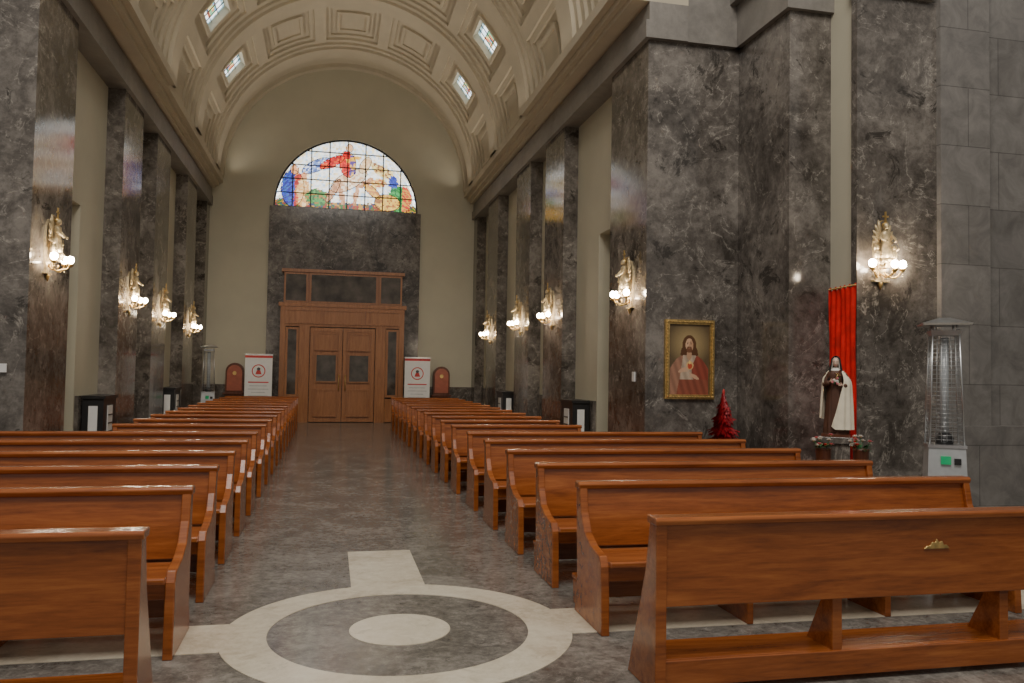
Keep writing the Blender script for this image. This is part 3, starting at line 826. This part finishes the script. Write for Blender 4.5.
    for k in range(16):
        a=random.uniform(0,2*pi); r_=random.uniform(0,.05)
        c=Vector((r_*math.cos(a)-.0,-.168+random.uniform(-.012,.012),.70+r_*math.sin(a)*.8))
        m=M_rose if k%3 else M_whiteflower
        b.ball(c,.012,m,seg=8,ring=6)
        for q in range(5):
            aa=2*pi*q/5; b.ball(c+Vector((.009*math.cos(aa),-.004,.009*math.sin(aa))),(.008,.005,.008),m,seg=6,ring=5)
        b.prism([(c.x+.01,c.z-.02),(c.x+.024,c.z-.014),(c.x+.03,c.z+.004),(c.x+.015,c.z-.004)],'y',c.y,c.y+.002,M_green)
    b.obj('crucifix_and_roses',parent=e)
PX,PY=5.87,9.28
statue(PX,PY,.92,-.62)
b=MB(); b.box(-.21,.21,-.21,.21,0,.08,M_marble); b.box(-.17,.17,-.17,.17,.08,.84,M_marble); b.box(-.21,.21,-.21,.21,.84,.92,M_marble)
b.obj('marble_pedestal',(PX,PY,0),-.62,bevel=.008)
def flowers(x,y,z,name,n,r):
    e=empty(name,(x,y,0)); b=MB()
    b.lathe([(.09,0),(.10,.02),(.07,.1),(.075,.30),(.09,z-.1),(.10,z-.08),(.08,z-.08)],M_darkwood,seg=20)
    for k in range(n):
        a=random.uniform(0,2*pi); q=r*math.sqrt(random.random()); c=Vector((q*math.cos(a),q*math.sin(a),z+random.uniform(-.06,.08)))
        m=random.choice([M_rose,M_whiteflower,M_redprint,M_rose,M_whiteflower])
        b.ball(c,.012,M_gold,seg=6,ring=5)
        for lay in range(2):
            for p in range(7):
                aa=2*pi*p/7+a+.4*lay; d=Vector((math.cos(aa),math.sin(aa),.25+.8*lay)).normalized(); t=Vector((-math.sin(aa),math.cos(aa),0)); L_=.046-.012*lay
                b.add([c,c+d*L_*.5+t*.014,c+d*L_,c+d*L_*.5-t*.014],[(0,1,2,3)],m)
        b.tube([(c.x*.3,c.y*.3,z-.12),c],.003,M_green,5)
    for k in range(n*2):
        a=random.uniform(0,2*pi); d=Vector((math.cos(a),math.sin(a),random.uniform(-.2,.6))); t=Vector((-math.sin(a),math.cos(a),0)); c=Vector((0,0,z-.08))
        l=r*1.0
        b.add([c+d*.03,c+d*l*.5+t*.025,c+d*l,c+d*l*.5-t*.025],[(0,1,2,3)],M_green)
    b.obj('blooms',parent=e,recalc=False)
flowers(5.38,8.80,.90,'flower_vase',13,.13); flowers(5.76,8.62,.90,'flower_vase',13,.13)

b=MB(); b.box(-4.5,-4.40,YP0-.05,YP0-.03,1.55,1.66,M_white); b.obj('light_switch')
b=MB(); b.box(W-.02,W,11.95,12.05,1.55,1.7,M_white); b.obj('light_switch')

# ------------------------------------------------------------------ lights
def area(name,loc,size,sy,power,rot,col=(1,.90,.77),spread=180):
    l=bpy.data.lights.new(name,'AREA'); l.shape='RECTANGLE'; l.size=size; l.size_y=sy; l.energy=power; l.color=col; l.spread=math.radians(spread)
    o=bpy.data.objects.new(name,l); COL.objects.link(o); o.location=loc; o.rotation_euler=rot
for s in (1,-1):
    area('cornice_uplight',(s*3.72,19.3,7.73),.12,15,60,(pi,-s*.62,0),spread=110)
area('crossing_fill_softbox',(0,.5,14.5),6,6,1550,(math.radians(30),0,0),(1,.94,.86))  # added softbox above the view, fill light for the crossing and nave
w=bpy.data.worlds.new('World'); S.world=w; w.use_nodes=True
bg=w.node_tree.nodes['Background']; bg.inputs[0].default_value=(1,.95,.88,1); bg.inputs[1].default_value=.37

# ------------------------------------------------------------------ camera
cam=bpy.data.cameras.new('camera'); cam.sensor_width=36; cam.lens=28.8; cam.clip_end=200
co=bpy.data.objects.new('camera',cam); COL.objects.link(co)
yaw=math.radians(12.50); pit=math.radians(2.2); rho=.017
f=Vector((math.sin(yaw)*math.cos(pit),math.cos(yaw)*math.cos(pit),math.sin(pit)))
r0=Vector((math.cos(yaw),-math.sin(yaw),0)); u0=r0.cross(f)
r=r0*math.cos(rho)+u0*math.sin(rho); u=u0*math.cos(rho)-r0*math.sin(rho)
m=Matrix(((r.x,u.x,-f.x,-.41),(r.y,u.y,-f.y,0),(r.z,u.z,-f.z,1.65),(0,0,0,1)))
co.matrix_world=m
S.camera=co
